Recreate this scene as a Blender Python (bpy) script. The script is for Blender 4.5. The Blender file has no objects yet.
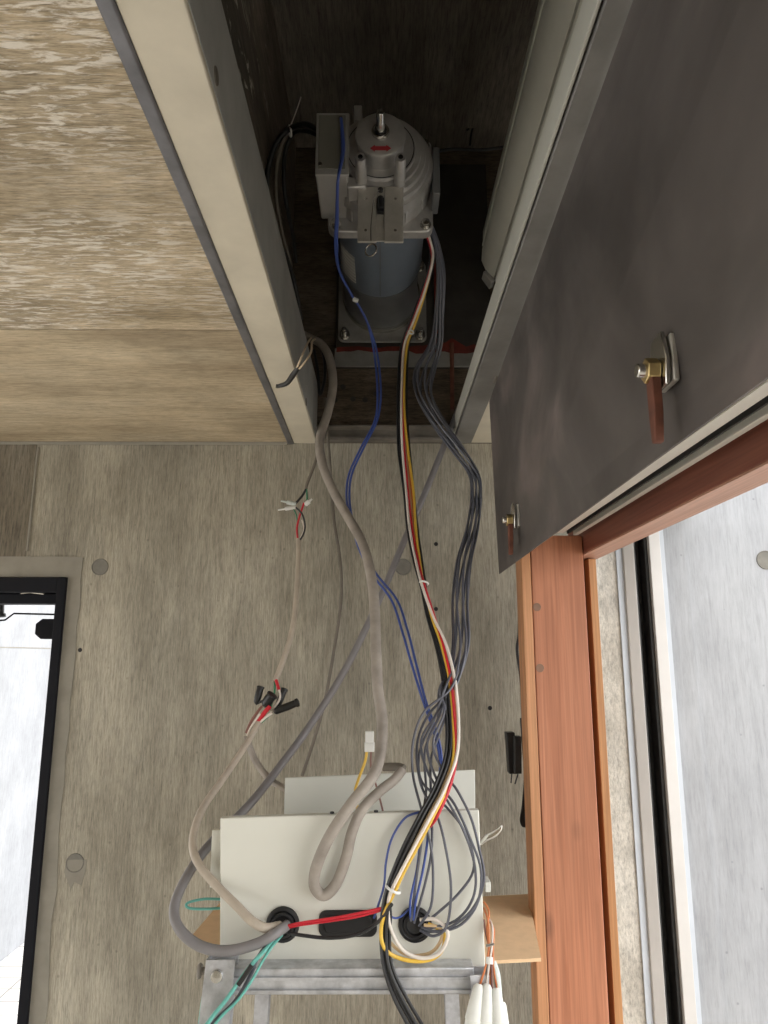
import bpy, math, random
from mathutils import Vector, Matrix
random.seed(7)
S = bpy.context.scene
COL = S.collection
PI = math.pi

# ------------------------------------------------------------------ camera, light, exposure
H = 1.85                       # lens height above the floor, metres
FPX = 710.0                    # focal length in pixels of the 768x1024 frame
TH = math.atan(144 / FPX)      # camera tilted up
YW = math.atan(4 / (FPX / math.cos(TH)))
cam = bpy.data.cameras.new('camera')
cam.sensor_fit = 'VERTICAL'; cam.sensor_height = 36.0; cam.lens = FPX / 1024 * 36.0
cam.clip_start = 0.02
camo = bpy.data.objects.new('camera', cam); COL.objects.link(camo)
camo.location = (0, 0, H); camo.rotation_euler = (PI / 2 + TH, 0, -YW)
S.camera = camo

w = bpy.data.worlds.new('overcast_sky'); S.world = w; w.use_nodes = True
bg = w.node_tree.nodes['Background']
bg.inputs['Color'].default_value = (1.0, 0.99, 0.97, 1); bg.inputs['Strength'].default_value = 1.25

S.view_settings.view_transform = 'Standard'; S.view_settings.look = 'None'
S.view_settings.gamma = 1.0; S.view_settings.use_curve_mapping = False
S.view_settings.exposure = 1.6

# ------------------------------------------------------------------ helpers
def ray(x, y):
    c, s = math.cos(TH), math.sin(TH)
    dx, dz = (x - 384) / FPX, (512 - y) / FPX
    Y = c - dz * s; Z = s + dz * c
    return (dx * math.cos(YW) + Y * math.sin(YW), -dx * math.sin(YW) + Y * math.cos(YW), Z)
def at(x, y, Y):
    r = ray(x, y); k = Y / r[1]
    return Vector((r[0] * k, r[1] * k, H + r[2] * k))
def atX(x, y, X):
    r = ray(x, y); k = X / r[0]
    return Vector((r[0] * k, r[1] * k, H + r[2] * k))

WL = {}
def tag(o, label=None, cat=None, group=None, kind=None):
    if label: o['label'] = label
    if cat: o['category'] = cat
    if group: o['group'] = group
    if kind: o['kind'] = kind
    return o
def thing(name, loc, label, cat, group=None, kind=None):
    o = bpy.data.objects.new(name, None); COL.objects.link(o)
    o.location = loc; o.empty_display_size = 0.02; WL[o.name] = Vector(loc)
    return tag(o, label, cat, group, kind)

class MB:
    def __init__(s): s.v = []; s.f = []; s.mi = []; s.cur = 0
    def add(s, vs, fs):
        b = len(s.v); s.v += [Vector(p) for p in vs]
        for f in fs: s.f.append([b + i for i in f]); s.mi.append(s.cur)
        return s
    def box(s, x0, x1, y0, y1, z0, z1, M=None):
        vs = [Vector(p) for p in ((x0,y0,z0),(x1,y0,z0),(x1,y1,z0),(x0,y1,z0),(x0,y0,z1),(x1,y0,z1),(x1,y1,z1),(x0,y1,z1))]
        if M: vs = [M @ p for p in vs]
        return s.add(vs, [(0,3,2,1),(4,5,6,7),(0,1,5,4),(1,2,6,5),(2,3,7,6),(3,0,4,7)])
    def prism(s, poly, axis, a, b):
        # poly: list of 2D points; axis: 'x','y','z'
        def P(p, t):
            return {'x': (t, p[0], p[1]), 'y': (p[0], t, p[1]), 'z': (p[0], p[1], t)}[axis]
        n = len(poly)
        vs = [P(p, a) for p in poly] + [P(p, b) for p in poly]
        fs = [tuple(range(n)), tuple(range(2 * n - 1, n - 1, -1))]
        fs += [(i, i + n, (i + 1) % n + n, (i + 1) % n) for i in range(n)]
        return s.add(vs, fs)
    def quadpoly(s, pts): return s.add(pts, [tuple(range(len(pts)))])
    def lathe(s, prof, c, d, n=32, cap=True):
        # prof: (t along d, r)
        c = Vector(c); d = Vector(d).normalized()
        u = d.orthogonal().normalized(); v = d.cross(u)
        vs = []; fs = []
        for t, r in prof:
            for k in range(n):
                a = 2 * PI * k / n
                vs.append(c + d * t + (u * math.cos(a) + v * math.sin(a)) * r)
        m = len(prof)
        for i in range(m - 1):
            for k in range(n):
                k2 = (k + 1) % n
                fs.append((i*n+k, i*n+k2, (i+1)*n+k2, (i+1)*n+k))
        if cap:
            fs.append(tuple(range(n - 1, -1, -1))); fs.append(tuple((m-1)*n + k for k in range(n)))
        return s.add(vs, fs)
    def cyl(s, a, b, r, n=24, r2=None):
        a = Vector(a); b = Vector(b); L = (b - a).length
        return s.lathe([(0, r), (L, r if r2 is None else r2)], a, b - a, n)
    def torus(s, c, d, R, r, n=28, m=8, sx=1.0):
        c = Vector(c); d = Vector(d).normalized(); u = d.orthogonal().normalized(); v = d.cross(u)
        vs = []; fs = []
        for k in range(n):
            a = 2*PI*k/n; e = u*math.cos(a)*sx + v*math.sin(a)
            for j in range(m):
                b = 2*PI*j/m
                vs.append(c + e*(R + r*math.cos(b)) + d*(r*math.sin(b)))
        for k in range(n):
            for j in range(m):
                fs.append((k*m+j, ((k+1)%n)*m+j, ((k+1)%n)*m+(j+1)%m, k*m+(j+1)%m))
        return s.add(vs, fs)
    def tube(s, pts, r, n=10, sub=6, flat=1.0):
        P = [Vector(p) for p in pts]
        if len(P) > 2 and sub > 1:
            Q = []
            for i in range(len(P) - 1):
                p0 = P[max(i-1, 0)]; p1 = P[i]; p2 = P[i+1]; p3 = P[min(i+2, len(P)-1)]
                for k in range(sub):
                    t = k / sub
                    Q.append(0.5*((2*p1)+(-p0+p2)*t+(2*p0-5*p1+4*p2-p3)*t*t+(-p0+3*p1-3*p2+p3)*t**3))
            Q.append(P[-1]); P = Q
        T = [(P[min(i+1, len(P)-1)] - P[max(i-1, 0)]).normalized() for i in range(len(P))]
        u = T[0].orthogonal().normalized(); vs = []; fs = []; m = len(P)
        for i in range(m):
            u = (u - T[i]*u.dot(T[i]))
            u = u.normalized() if u.length > 1e-6 else T[i].orthogonal().normalized()
            v = T[i].cross(u)
            rr = r
            if isinstance(r, (list, tuple)):
                q_ = i/(m-1)*(len(r)-1); j_ = min(int(q_), len(r)-2); rr = r[j_] + (r[j_+1]-r[j_])*(q_-j_)
            for k in range(n):
                a = 2*PI*k/n
                vs.append(P[i] + u*math.cos(a)*rr + v*math.sin(a)*rr*flat)
        for i in range(m-1):
            for k in range(n):
                k2 = (k+1) % n
                fs.append((i*n+k, i*n+k2, (i+1)*n+k2, (i+1)*n+k))
        fs.append(tuple(range(n-1, -1, -1))); fs.append(tuple((m-1)*n+k for k in range(n)))
        return s.add(vs, fs)
    def build(s, name, mat, parent=None, bev=0, struct=False, smooth=True, segs=2):
        me = bpy.data.meshes.new(name)
        if parent is not None: o0 = WL[parent.name]
        elif struct: o0 = Vector((0, 0, 0))
        else:
            xs = [p.x for p in s.v]; ys = [p.y for p in s.v]; zs = [p.z for p in s.v]
            o0 = Vector(((min(xs)+max(xs))/2, (min(ys)+max(ys))/2, min(zs)))
        me.from_pydata([tuple(p - o0) for p in s.v], [], s.f)
        for m in (mat if isinstance(mat, (list, tuple)) else [mat]): me.materials.append(m)
        for p, k in zip(me.polygons, s.mi): p.material_index = k
        me.validate(); me.update()
        import bmesh
        bm = bmesh.new(); bm.from_mesh(me); bmesh.ops.recalc_face_normals(bm, faces=bm.faces); bm.to_mesh(me); bm.free()
        if smooth:
            me.shade_smooth(); me.set_sharp_from_angle(angle=math.radians(35))
        o = bpy.data.objects.new(name, me); COL.objects.link(o)
        if parent is not None: o.parent = parent
        else: o.location = o0
        WL[o.name] = o0
        if bev:
            b = o.modifiers.new('bevel', 'BEVEL'); b.width = bev; b.segments = segs; b.limit_method = 'ANGLE'; b.angle_limit = math.radians(40)
            if smooth: b.harden_normals = False
        if struct: o['kind'] = 'structure'
        return o

# ------------------------------------------------------------------ materials
def newmat(name):
    m = bpy.data.materials.new(name); m.use_nodes = True
    return m, m.node_tree, m.node_tree.nodes['Principled BSDF']
def noise(nt, scale, vec=(1, 1, 1), detail=6, rough=.6, dist=0.0, loc=(0, 0, 0)):
    N = nt.nodes; L = nt.links
    tc = N.new('ShaderNodeTexCoord'); mp = N.new('ShaderNodeMapping'); n = N.new('ShaderNodeTexNoise')
    mp.inputs['Scale'].default_value = vec; mp.inputs['Location'].default_value = loc
    n.inputs['Scale'].default_value = scale; n.inputs['Detail'].default_value = detail
    n.inputs['Roughness'].default_value = rough; n.inputs['Distortion'].default_value = dist
    L.new(tc.outputs['Object'], mp.inputs['Vector']); L.new(mp.outputs[0], n.inputs['Vector'])
    return n.outputs['Fac']
def ramp(nt, fac, stops, interp='LINEAR'):
    r = nt.nodes.new('ShaderNodeValToRGB'); r.color_ramp.interpolation = interp
    e = r.color_ramp.elements
    while len(e) < len(stops): e.new(.5)
    for k, (p, c) in enumerate(stops):
        e[k].position = p; e[k].color = (c if len(c) == 4 else (*c, 1)) if isinstance(c, tuple) else (c, c, c, 1)
    nt.links.new(fac, r.inputs[0]); return r.outputs[0]
def mix(nt, mode, fac, a, b):
    m = nt.nodes.new('ShaderNodeMix'); m.data_type = 'RGBA'; m.blend_type = mode
    if isinstance(fac, (int, float)): m.inputs[0].default_value = fac
    else: nt.links.new(fac, m.inputs[0])
    for i, x in ((6, a), (7, b)):
        if isinstance(x, tuple): m.inputs[i].default_value = (*x, 1)
        else: nt.links.new(x, m.inputs[i])
    return m.outputs[2]
def bump(nt, bsdf, h, strength, dist=.002):
    b = nt.nodes.new('ShaderNodeBump'); b.inputs['Strength'].default_value = strength; b.inputs['Distance'].default_value = dist
    nt.links.new(h, b.inputs['Height']); nt.links.new(b.outputs[0], bsdf.inputs['Normal'])
def plain(name, col, rough=.5, metal=0.0, var=.12, vs=40, bstr=.0):
    m, nt, b = newmat(name)
    f = noise(nt, vs)
    c = ramp(nt, f, [(.3, tuple(x*(1-var) for x in col)), (.7, tuple(min(1, x*(1+var)) for x in col))])
    nt.links.new(c, b.inputs['Base Color']); b.inputs['Roughness'].default_value = rough; b.inputs['Metallic'].default_value = metal
    if bstr: bump(nt, b, f, bstr)
    return m
def concrete(name, lo, mid, hi, streak, flecks=None, blot=(3.0, .6), pits=True, bs=.35, cont=.75, bv=(1, 1, 1)):
    m, nt, b = newmat(name)
    wide = noise(nt, 1.0, tuple(x*.16 if x > 12 else x*.5 for x in streak), detail=5, rough=.6)
    fine = noise(nt, 3.2, streak, detail=6, rough=.78, dist=.05, loc=(3, 1, 2))
    grain = noise(nt, 9.0, tuple(x*.8 for x in streak), detail=3, rough=.7, loc=(1, 5, 2))
    c = ramp(nt, wide, [(.30, lo), (.50, mid), (.72, hi)])
    c = mix(nt, 'MULTIPLY', cont, c, ramp(nt, fine, [(.34, .50), (.50, 1.0), (.66, 1.34)]))
    c = mix(nt, 'MULTIPLY', cont*.7, c, ramp(nt, grain, [(.36, .45), (.47, 1.0), (.66, 1.28)]))
    c = mix(nt, 'MULTIPLY', .8, c, ramp(nt, noise(nt, blot[0], bv, detail=7, rough=.65), [(.34, blot[1]), (.62, 1.1)]))
    if flecks:
        col, sc, lowv, hiv = flecks
        fl = noise(nt, 1.0, sc, detail=6, rough=.68, dist=.5, loc=(7, 2, 0))
        fm = ramp(nt, fl, [(lowv, 0.0), (hiv, 1.0)])
        reg = ramp(nt, noise(nt, 3.2, (1, 1, 1), detail=2, loc=(0, .4, 0)), [(.38, .0), (.56, 1.0)])
        mm = nt.nodes.new('ShaderNodeMath'); mm.operation = 'MULTIPLY'
        nt.links.new(fm, mm.inputs[0]); nt.links.new(reg, mm.inputs[1])
        m2 = nt.nodes.new('ShaderNodeMath'); m2.operation = 'MULTIPLY'; m2.inputs[1].default_value = .85
        nt.links.new(mm.outputs[0], m2.inputs[0])
        c = mix(nt, 'MIX', m2.outputs[0], c, col)
    if pits:
        v = nt.nodes.new('ShaderNodeTexVoronoi'); v.inputs['Scale'].default_value = 26
        tc = nt.nodes.new('ShaderNodeTexCoord'); nt.links.new(tc.outputs['Object'], v.inputs['Vector'])
        pm = ramp(nt, v.outputs['Distance'], [(.035, .45), (.08, 1.0)])
        c = mix(nt, 'MULTIPLY', .5, c, pm)
    nt.links.new(c, b.inputs['Base Color']); b.inputs['Roughness'].default_value = .9
    bump(nt, b, fine, bs, .003)
    return m
def wood(name, lo, hi, axis='z', rough=.5, knots=True):
    m, nt, b = newmat(name)
    sc = {'z': (55, 55, 2.2), 'y': (55, 2.2, 55)}[axis]
    g = noise(nt, 1.0, sc, detail=6, rough=.6, dist=1.4)
    sc2 = {'z': (330, 330, 6), 'y': (330, 6, 330)}[axis]
    g2 = noise(nt, 1.0, sc2, detail=3, rough=.5)
    c = ramp(nt, g, [(.3, lo), (.7, hi)])
    c = mix(nt, 'MULTIPLY', .6, c, ramp(nt, g2, [(.3, .7), (.7, 1.15)]))
    if knots:
        v = nt.nodes.new('ShaderNodeTexVoronoi'); v.inputs['Scale'].default_value = 1.0
        tc = nt.nodes.new('ShaderNodeTexCoord'); mp = nt.nodes.new('ShaderNodeMapping'); mp.inputs['Scale'].default_value = (9, 9, 5) if axis == 'z' else (9, 5, 9)
        nt.links.new(tc.outputs['Object'], mp.inputs[0]); nt.links.new(mp.outputs[0], v.inputs['Vector'])
        c = mix(nt, 'MULTIPLY', .6, c, ramp(nt, v.outputs['Distance'], [(.06, .4), (.13, 1.0)]))
    nt.links.new(c, b.inputs['Base Color']); b.inputs['Roughness'].default_value = rough
    bump(nt, b, g2, .15, .001)
    return m

M = {}
M['wall'] = concrete('greenish_board_concrete', (.30,.275,.22), (.385,.355,.287), (.45,.42,.345), (120, 120, 8.5), bs=.45, blot=(6.0, .64), cont=.62, bv=(1, 1, .3))
M['wall_dark'] = concrete('older_darker_concrete', (.13,.11,.08), (.20,.175,.135), (.25,.225,.18), (60, 60, 5.0))
M['ceil'] = concrete('streaked_ceiling_concrete', (.31,.245,.155), (.47,.385,.265), (.60,.50,.36), (9.0, 110, 90), flecks=((.85,.80,.72), (34, 170, 60), .50, .60), bs=.4, cont=.9)
M['ceil2'] = concrete('smooth_ceiling_board', (.37,.29,.19), (.50,.41,.28), (.60,.51,.37), (7.0, 75, 75), blot=(4, .68), pits=False, cont=.6)
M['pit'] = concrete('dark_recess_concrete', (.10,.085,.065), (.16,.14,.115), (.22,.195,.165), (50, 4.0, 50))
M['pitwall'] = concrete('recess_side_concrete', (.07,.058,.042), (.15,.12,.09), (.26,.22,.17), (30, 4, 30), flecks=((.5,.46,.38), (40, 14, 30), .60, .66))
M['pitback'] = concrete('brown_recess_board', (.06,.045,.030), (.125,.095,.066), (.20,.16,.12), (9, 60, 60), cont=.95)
M['ext'] = concrete('pale_outdoor_concrete', (.34,.352,.375), (.372,.384,.408), (.405,.417,.438), (30, 30, 3.0), blot=(5, .92), bs=.12, cont=.22)
M['reveal'] = concrete('rough_reveal_concrete', (.44,.40,.34), (.60,.56,.50), (.72,.69,.64), (40, 40, 16), blot=(14, .78), bs=.8, cont=.5)
M['mortar'] = plain('grey_mortar', (.275,.258,.22), .9, var=.12, vs=25)
M['floor'] = plain('concrete_floor', (.46,.43,.38), .9, var=.1, vs=6)
M['plug'] = plain('mortar_plug', (.20,.192,.17), .9, var=.15, vs=60)
M['cream'] = plain('cream_painted_steel', (.66,.61,.50), .55, var=.09, vs=14)
M['web'] = plain('grey_primed_steel', (.37,.37,.35), .6, .15, var=.18, vs=12)
M['web2'] = plain('grey_angle_steel', (.24,.235,.225), .6, .2, var=.2, vs=14)
M['edge'] = plain('grey_steel_edge', (.20,.20,.215), .45, .5, var=.3, vs=18)
M['bar'] = plain('weathered_steel_bar', (.22,.20,.175), .6, .3, var=.35, vs=16)
M['black'] = plain('black_rubber', (.012,.012,.014), .45, var=.1)
M['tape'] = plain('black_tape', (.012,.012,.012), .38, var=.3, vs=150, bstr=.3)
M['blackframe'] = plain('black_door_paint', (.006,.0065,.010), .65, var=.1)
M['blackframe'].node_tree.nodes['Principled BSDF'].inputs['Specular IOR Level'].default_value = .18
M['alu'] = plain('cast_aluminium', (.49,.48,.47), .42, .65, var=.1, vs=60, bstr=.1)
M['steel'] = plain('bright_steel', (.62,.61,.58), .25, 1.0, var=.1)
M['zinc'] = plain('yellow_zinc', (.55,.42,.20), .35, .9, var=.2, vs=80)
M['rust'] = plain('rusty_steel', (.13,.048,.030), .7, .3, var=.45, vs=50)
M['redox'] = plain('red_oxide_paint', (.13,.020,.012), .8, 0, var=.5, vs=40)
M['blue_body'] = plain('slate_blue_enamel', (.145,.175,.215), .35, .1, var=.05)
M['darkplate'] = plain('grimy_dark_plate', (.045,.040,.035), .75, .2, var=.3, vs=20)
M['dkgrey'] = plain('dark_grey_enamel', (.15,.155,.16), .4, .3, var=.1)
M['plategrey'] = plain('grey_base_plate', (.27,.265,.25), .5, .4, var=.15)
M['terminal'] = plain('terminal_box_grey', (.42,.41,.39), .5, .4, var=.06)
M['lid'] = plain('olive_grey_lid', (.20,.195,.165), .45, .3, var=.06)
M['bracket'] = plain('brake_bracket_steel', (.50,.48,.44), .45, .5, var=.12, vs=50)
M['shutter'] = plain('greenish_grey_slats', (.47,.47,.42), .45, .1, var=.08, vs=9)
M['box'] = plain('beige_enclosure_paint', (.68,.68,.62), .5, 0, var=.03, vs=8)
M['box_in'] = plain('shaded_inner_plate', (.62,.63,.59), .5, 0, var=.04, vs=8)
M['card'] = plain('cardboard', (.80,.56,.34), .85, 0, var=.06, vs=60)
M['ladder'] = plain('scratched_aluminium', (.56,.57,.60), .42, .7, var=.3, vs=45, bstr=.1)
M['white'] = plain('white_plastic', (.78,.78,.76), .45, 0, var=.03)
M['sheath'] = plain('white_sheath', (.75,.76,.72), .7, 0, var=.05, vs=60)
M['clear'] = plain('milky_connector', (.62,.68,.66), .3, 0, var=.2, vs=120)
M['pvc_grey'] = plain('grey_cable_jacket', (.20,.19,.195), .45, 0, var=.1, vs=30)
M['pvc_dust'] = plain('dusty_cable_jacket', (.31,.275,.24), .6, 0, var=.25, vs=28)
M['pvc_tan'] = plain('tan_cable_jacket', (.44,.38,.31), .55, 0, var=.18, vs=26)
M['pvc_dim'] = plain('old_grey_cable', (.15,.13,.105), .6, 0, var=.2, vs=30)
M['w_blue'] = plain('blue_wire', (.05,.09,.33), .4, 0, var=.05)
M['w_black'] = plain('black_wire', (.018,.018,.02), .35, 0, var=.05)
M['w_grey'] = plain('slate_wire', (.095,.10,.125), .28, 0, var=.08)
M['w_white'] = plain('white_wire', (.72,.66,.60), .4, 0, var=.04)
M['w_red'] = plain('red_wire', (.55,.02,.035), .35, 0, var=.05)
M['w_yellow'] = plain('yellow_wire', (.72,.46,.06), .35, 0, var=.05)
M['w_orange'] = plain('orange_wire', (.62,.20,.07), .4, 0, var=.05)
M['w_tan'] = plain('buff_wire', (.62,.45,.26), .4, 0, var=.05)
M['w_cream'] = plain('cream_wire', (.62,.50,.36), .45, 0, var=.05)
M['w_green'] = plain('green_wire', (.03,.20,.10), .4, 0, var=.05)
M['w_teal'] = plain('teal_wire', (.13,.42,.37), .4, 0, var=.05)
M['w_brown'] = plain('brown_wire', (.22,.10,.08), .4, 0, var=.05)
M['wood'] = wood('red_stained_pine', (.35,.125,.06), (.52,.215,.115))
M['wood_edge'] = wood('pale_pine_edge', (.44,.20,.09), (.62,.31,.15), knots=False)
M['wood_head'] = wood('red_stained_head', (.19,.055,.035), (.31,.11,.07), axis='y', knots=False)
M['wood_under'] = wood('lit_pine_underside', (.50,.27,.19), (.68,.42,.32), axis='y', knots=False)  # head timber with the outdoor light from below put into its colour
M['wood_stop'] = wood('ochre_pine_stop', (.40,.19,.075), (.56,.29,.12), knots=False)
M['knot'] = plain('wood_plug', (.23,.13,.085), .6, var=.15, vs=60)
M['rail'] = plain('white_guide_rail', (.54,.52,.50), .45, 0, var=.05, vs=12)
M['rail_blue'] = plain('pale_grey_sealant', (.56,.60,.66), .6, 0, var=.05, vs=12)
M['trimwhite'] = plain('white_aluminium_trim', (.74,.72,.66), .45, .0, var=.05, vs=12)
M['slot'] = plain('dark_brush_seal', (.035,.035,.035), .7, 0, var=.3, vs=60)
# steel access panel: dull mill-scale sheet
m, nt, b = newmat('mill_scale_steel')
f1 = noise(nt, 5.0, (1, 1, 1.4), detail=4, rough=.55, dist=.6)
c = ramp(nt, f1, [(.35, (.10,.09,.085)), (.55, (.15,.135,.128)), (.72, (.25,.21,.20))])
nt.links.new(c, b.inputs['Base Color']); b.inputs['Metallic'].default_value = .75
nt.links.new(ramp(nt, noise(nt, 9.0, (1, 1, 1), detail=5), [(.3, .52), (.7, .72)]), b.inputs['Roughness'])
M['sheet'] = m
# sticker with printed grey lines
m, nt, b = newmat('printed_rating_label')
wv = nt.nodes.new('ShaderNodeTexWave'); wv.bands_direction = 'Y'; wv.inputs['Scale'].default_value = 30; wv.inputs['Distortion'].default_value = 2
tc = nt.nodes.new('ShaderNodeTexCoord'); nt.links.new(tc.outputs['Object'], wv.inputs[0])
nt.links.new(ramp(nt, wv.outputs['Fac'], [(.3, (.35,.35,.34)), (.6, (.62,.62,.58))]), b.inputs['Base Color'])
M['label'] = m
# outdoor paving
m, nt, b = newmat('white_paving_tiles')
br = nt.nodes.new('ShaderNodeTexBrick'); br.offset = .0; br.inputs['Scale'].default_value = 1.0
br.inputs['Brick Width'].default_value = .30; br.inputs['Row Height'].default_value = .15; br.inputs['Mortar Size'].default_value = .006
br.inputs['Color1'].default_value = (.74,.73,.72,1); br.inputs['Color2'].default_value = (.70,.69,.68,1); br.inputs['Mortar'].default_value = (.33,.31,.28,1)
tc = nt.nodes.new('ShaderNodeTexCoord'); nt.links.new(tc.outputs['Object'], br.inputs[0]); nt.links.new(br.outputs['Color'], b.inputs['Base Color'])
b.inputs['Roughness'].default_value = .7
M['tiles'] = m

# ------------------------------------------------------------------ setting
W = 1.35                    # back wall plane
ZC = H + .4125              # ceiling underside
ZT = H + 1.078              # top of the recess
XL = -.183                  # left edge of the recess
def R(z): return H + z
# door opening in the back wall
DX1 = -.592; DZ1 = R(.146); DX0 = -1.45
bw = MB()
bw.box(-3.2, DX0, W, W+.16, 0, ZC); bw.box(DX0, DX1, W, W+.16, DZ1, ZC); bw.box(DX1, .40, W, W+.16, 0, ZC)
wb = bw.build('wall_back', M['wall'], struct=True, smooth=False)
# mortar margin around the door, plus dark board above it
mo = MB(); jag = [(DX1, 0), (DX1, DZ1)] + [(DX1, DZ1+.040)] + [(DX1+.027+random.uniform(-.004, .003), DZ1+.038-k*.045) for k in range(44)] + [(DX1+.027, 0)]
mo.prism(jag, 'y', W-.002, W+.02); mo.box(DX0, DX1, W-.002, W+.02, DZ1, DZ1+.040)
mo.build('mortar_margin', M['mortar'], wb)
p0 = at(37, 445, W); p1 = at(26, 552, W)
MB().box(-3.0, p1.x, W-.0015, W+.01, DZ1+.040, ZC-.002).build('dark_concrete_board', M['wall_dark'], wb)
q = MB(); a = at(38, 447, W-.002); b_ = at(27, 551, W-.002); q.tube([a, b_], .0022, 6, 1); q.build('board_seam', M['mortar'], wb)
def plug(px, py, Y, par, r=.0155, mat='plug'):
    c = at(px, py, Y); g = MB()
    g.lathe([(0, r*1.04), (.0015, r*1.02), (.0018, r*.94), (.0006, r*.9)], (c.x, Y, c.z), (0, -1, 0), 28)
    return g.build('tie_hole_plug', M[mat], par)
plug(100, 567, W, wb); plug(403, 567, W, wb); plug(75, 863, W, wb)
sm = MB(); c = at(75, 878, W); sm.prism([(c.x-.017, c.z+.03), (c.x-.02, c.z+.01), (c.x-.006, c.z-.018), (c.x, c.z-.006), (c.x+.012, c.z-.012), (c.x+.018, c.z+.012), (c.x+.019, c.z+.03)], 'y', W-.0008, W+.004)
sm.build('mortar_smear', M['mortar'], wb)
for px, py in ((436, 544), (436, 609), (490, 708), (80, 650)):
    c = at(px, py, W); MB().lathe([(0, .004), (.001, .0036)], (c.x, W, c.z), (0, -1, 0), 12).build('anchor_hole', M['black'], wb)

cl = MB(); ys = at(100, 330, W).y
# ceiling slab left of the recess, seam where two boards meet
r_ = ray(100, 330); yseam = r_[1] * (.4125 / r_[2])
cl.box(-3.2, XL, -2.4, yseam-.0015, ZC, ZC+.18)
ceil = cl.build('ceiling', M['ceil'], struct=True, smooth=False)
MB().box(-3.2, XL, yseam+.0015, W, ZC+.0005, ZC+.18).build('plain_ceiling_board', M['ceil2'], ceil)
MB().box(-3.2, XL, yseam-.0015, yseam+.0015, ZC+.003, ZC+.18).build('board_joint', M['pitback'], ceil)
g = MB(); g.tube([(-3.2, W-.004, ZC-.001), (XL, W-.004, ZC-.001)], .004, 8, 1); g.build('joint_bead', M['mortar'], ceil)
g = MB(); g.box(.56, .64, -2.4, W+.3, R(.30), ZT+.1)
g.build('unseen_wall_right', M['ext'], struct=True, smooth=False)  # unseen upper wall, added to keep side light out of the recess
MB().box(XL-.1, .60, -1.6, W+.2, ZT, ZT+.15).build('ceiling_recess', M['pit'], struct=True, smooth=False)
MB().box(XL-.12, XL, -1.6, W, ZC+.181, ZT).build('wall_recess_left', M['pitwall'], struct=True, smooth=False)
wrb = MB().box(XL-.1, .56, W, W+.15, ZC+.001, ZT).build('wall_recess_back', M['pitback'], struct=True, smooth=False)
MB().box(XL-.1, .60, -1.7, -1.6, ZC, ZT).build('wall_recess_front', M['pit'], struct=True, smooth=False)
for px, py in ((343, 387), (353, 399), (365, 400), (376, 394), (335, 400)):
    c = at(px, py, W); g = MB(); g.lathe([(0, .0055), (.0015, .0052), (.0016, .003), (.0004, .0028)], (c.x, W, c.z), (0, -1, 0), 14)
    g.build('drill_hole', M['darkplate'], wrb)
# recess steel frame
g = MB(); g.box(XL, -.1705, -1.6, W-.001, ZC-.003, ZC+.02); t1 = g.build('trim_1', M['edge'], struct=True, bev=.002)
g = MB(); g.box(-.1703, -.1255, -1.6, W-.001, ZC-.001, ZC+.006); t2 = g.build('trim_2', M['cream'], struct=True, bev=.0012)
g = MB(); g.box(-.1300, -.1253, -1.6, W-.001, ZC+.0062, ZC+.088); g.prism([(.35, ZC+.0881), (W-.001, ZC+.0881), (W-.001, ZC+.122)], 'x', -.1300, -.1253); g.box(-.1703, -.1301, -1.6, W-.001, ZC+.080, ZC+.086); g.build('steel_web', M['web'], t2, bev=.001)
for px, py in ((216, 76), (306, 402)):
    c = atX(px, py, -.1252); g = MB(); g.lathe([(0, .007), (.0008, .0065)], c, (1, 0, 0), 14); g.build('rust_spot', M['pvc_dim'], t2)
g = MB(); g.prism([(W-.004, ZC), (W-.022, ZC), (W-.022, ZC+.006), (W-.010, ZC+.009), (W-.010, ZC+.024), (W-.018, ZC+.028), (W-.018, ZC+.032), (W-.004, ZC+.032)], 'x', -.125, .145)
g.build('trim_3', M['bar'], struct=True)
g = MB(); g.prism([(.1455, ZC), (.1795, ZC), (.1795, ZC+.005), (.150, ZC+.005), (.150, ZC+.030), (.1455, ZC+.030)], 'y', -1.6, W-.002)
t4 = g.build('trim_4', M['web2'], struct=True)
MB().box(.1408, .1436, -1.6, W-.03, ZC+.004, ZC+.036).build('pale_lip', M['shutter'], t4, bev=.0008)
MB().box(.1797, .26, 1.085, W-.002, ZC+.001, ZC+.012).build('ceiling_cream_panel', M['cream'], struct=True)
# floor and ground
MB().box(-3.2, .6, -2.4, W+.15, -.1, 0).build('floor', M['floor'], struct=True, smooth=False)
gr = MB().box(-9, 9, -9, 14, -.16, -.101).build('ground', M['floor'], struct=True, smooth=False)
MB().box(-3.2, 1.2, -2.55, -2.4, 0, ZC+.18).build('unseen_wall_front', M['wall'], struct=True, smooth=False)  # unseen wall behind the camera, added to give the room light a gradient
MB().box(-3.2, .6, W+.151, 8.0, -.1, -.002).build('floor_outdoor', M['tiles'], struct=True, smooth=False)
# outdoor wall beyond the left door
xo = at(0, 962, 4.6)
k = ray(0, 962); Yo = -H / k[2] * k[1]; Xo = -H / k[2] * k[0]
we = MB().box(Xo-.2, Xo, Yo-1.6, 8.0, 0, 4.0).build('wall_outdoor_left', M['ext'], struct=True, smooth=False)
MB().box(Xo, Xo+.002, Yo-1.6, 8.0, R(.05), R(.056)).build('board_seam', M['mortar'], we)
MB().box(Xo-.2, .6, 8.0, 8.2, 0, 4.0).build('wall_outdoor_far', M['ext'], struct=True, smooth=False)

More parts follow.
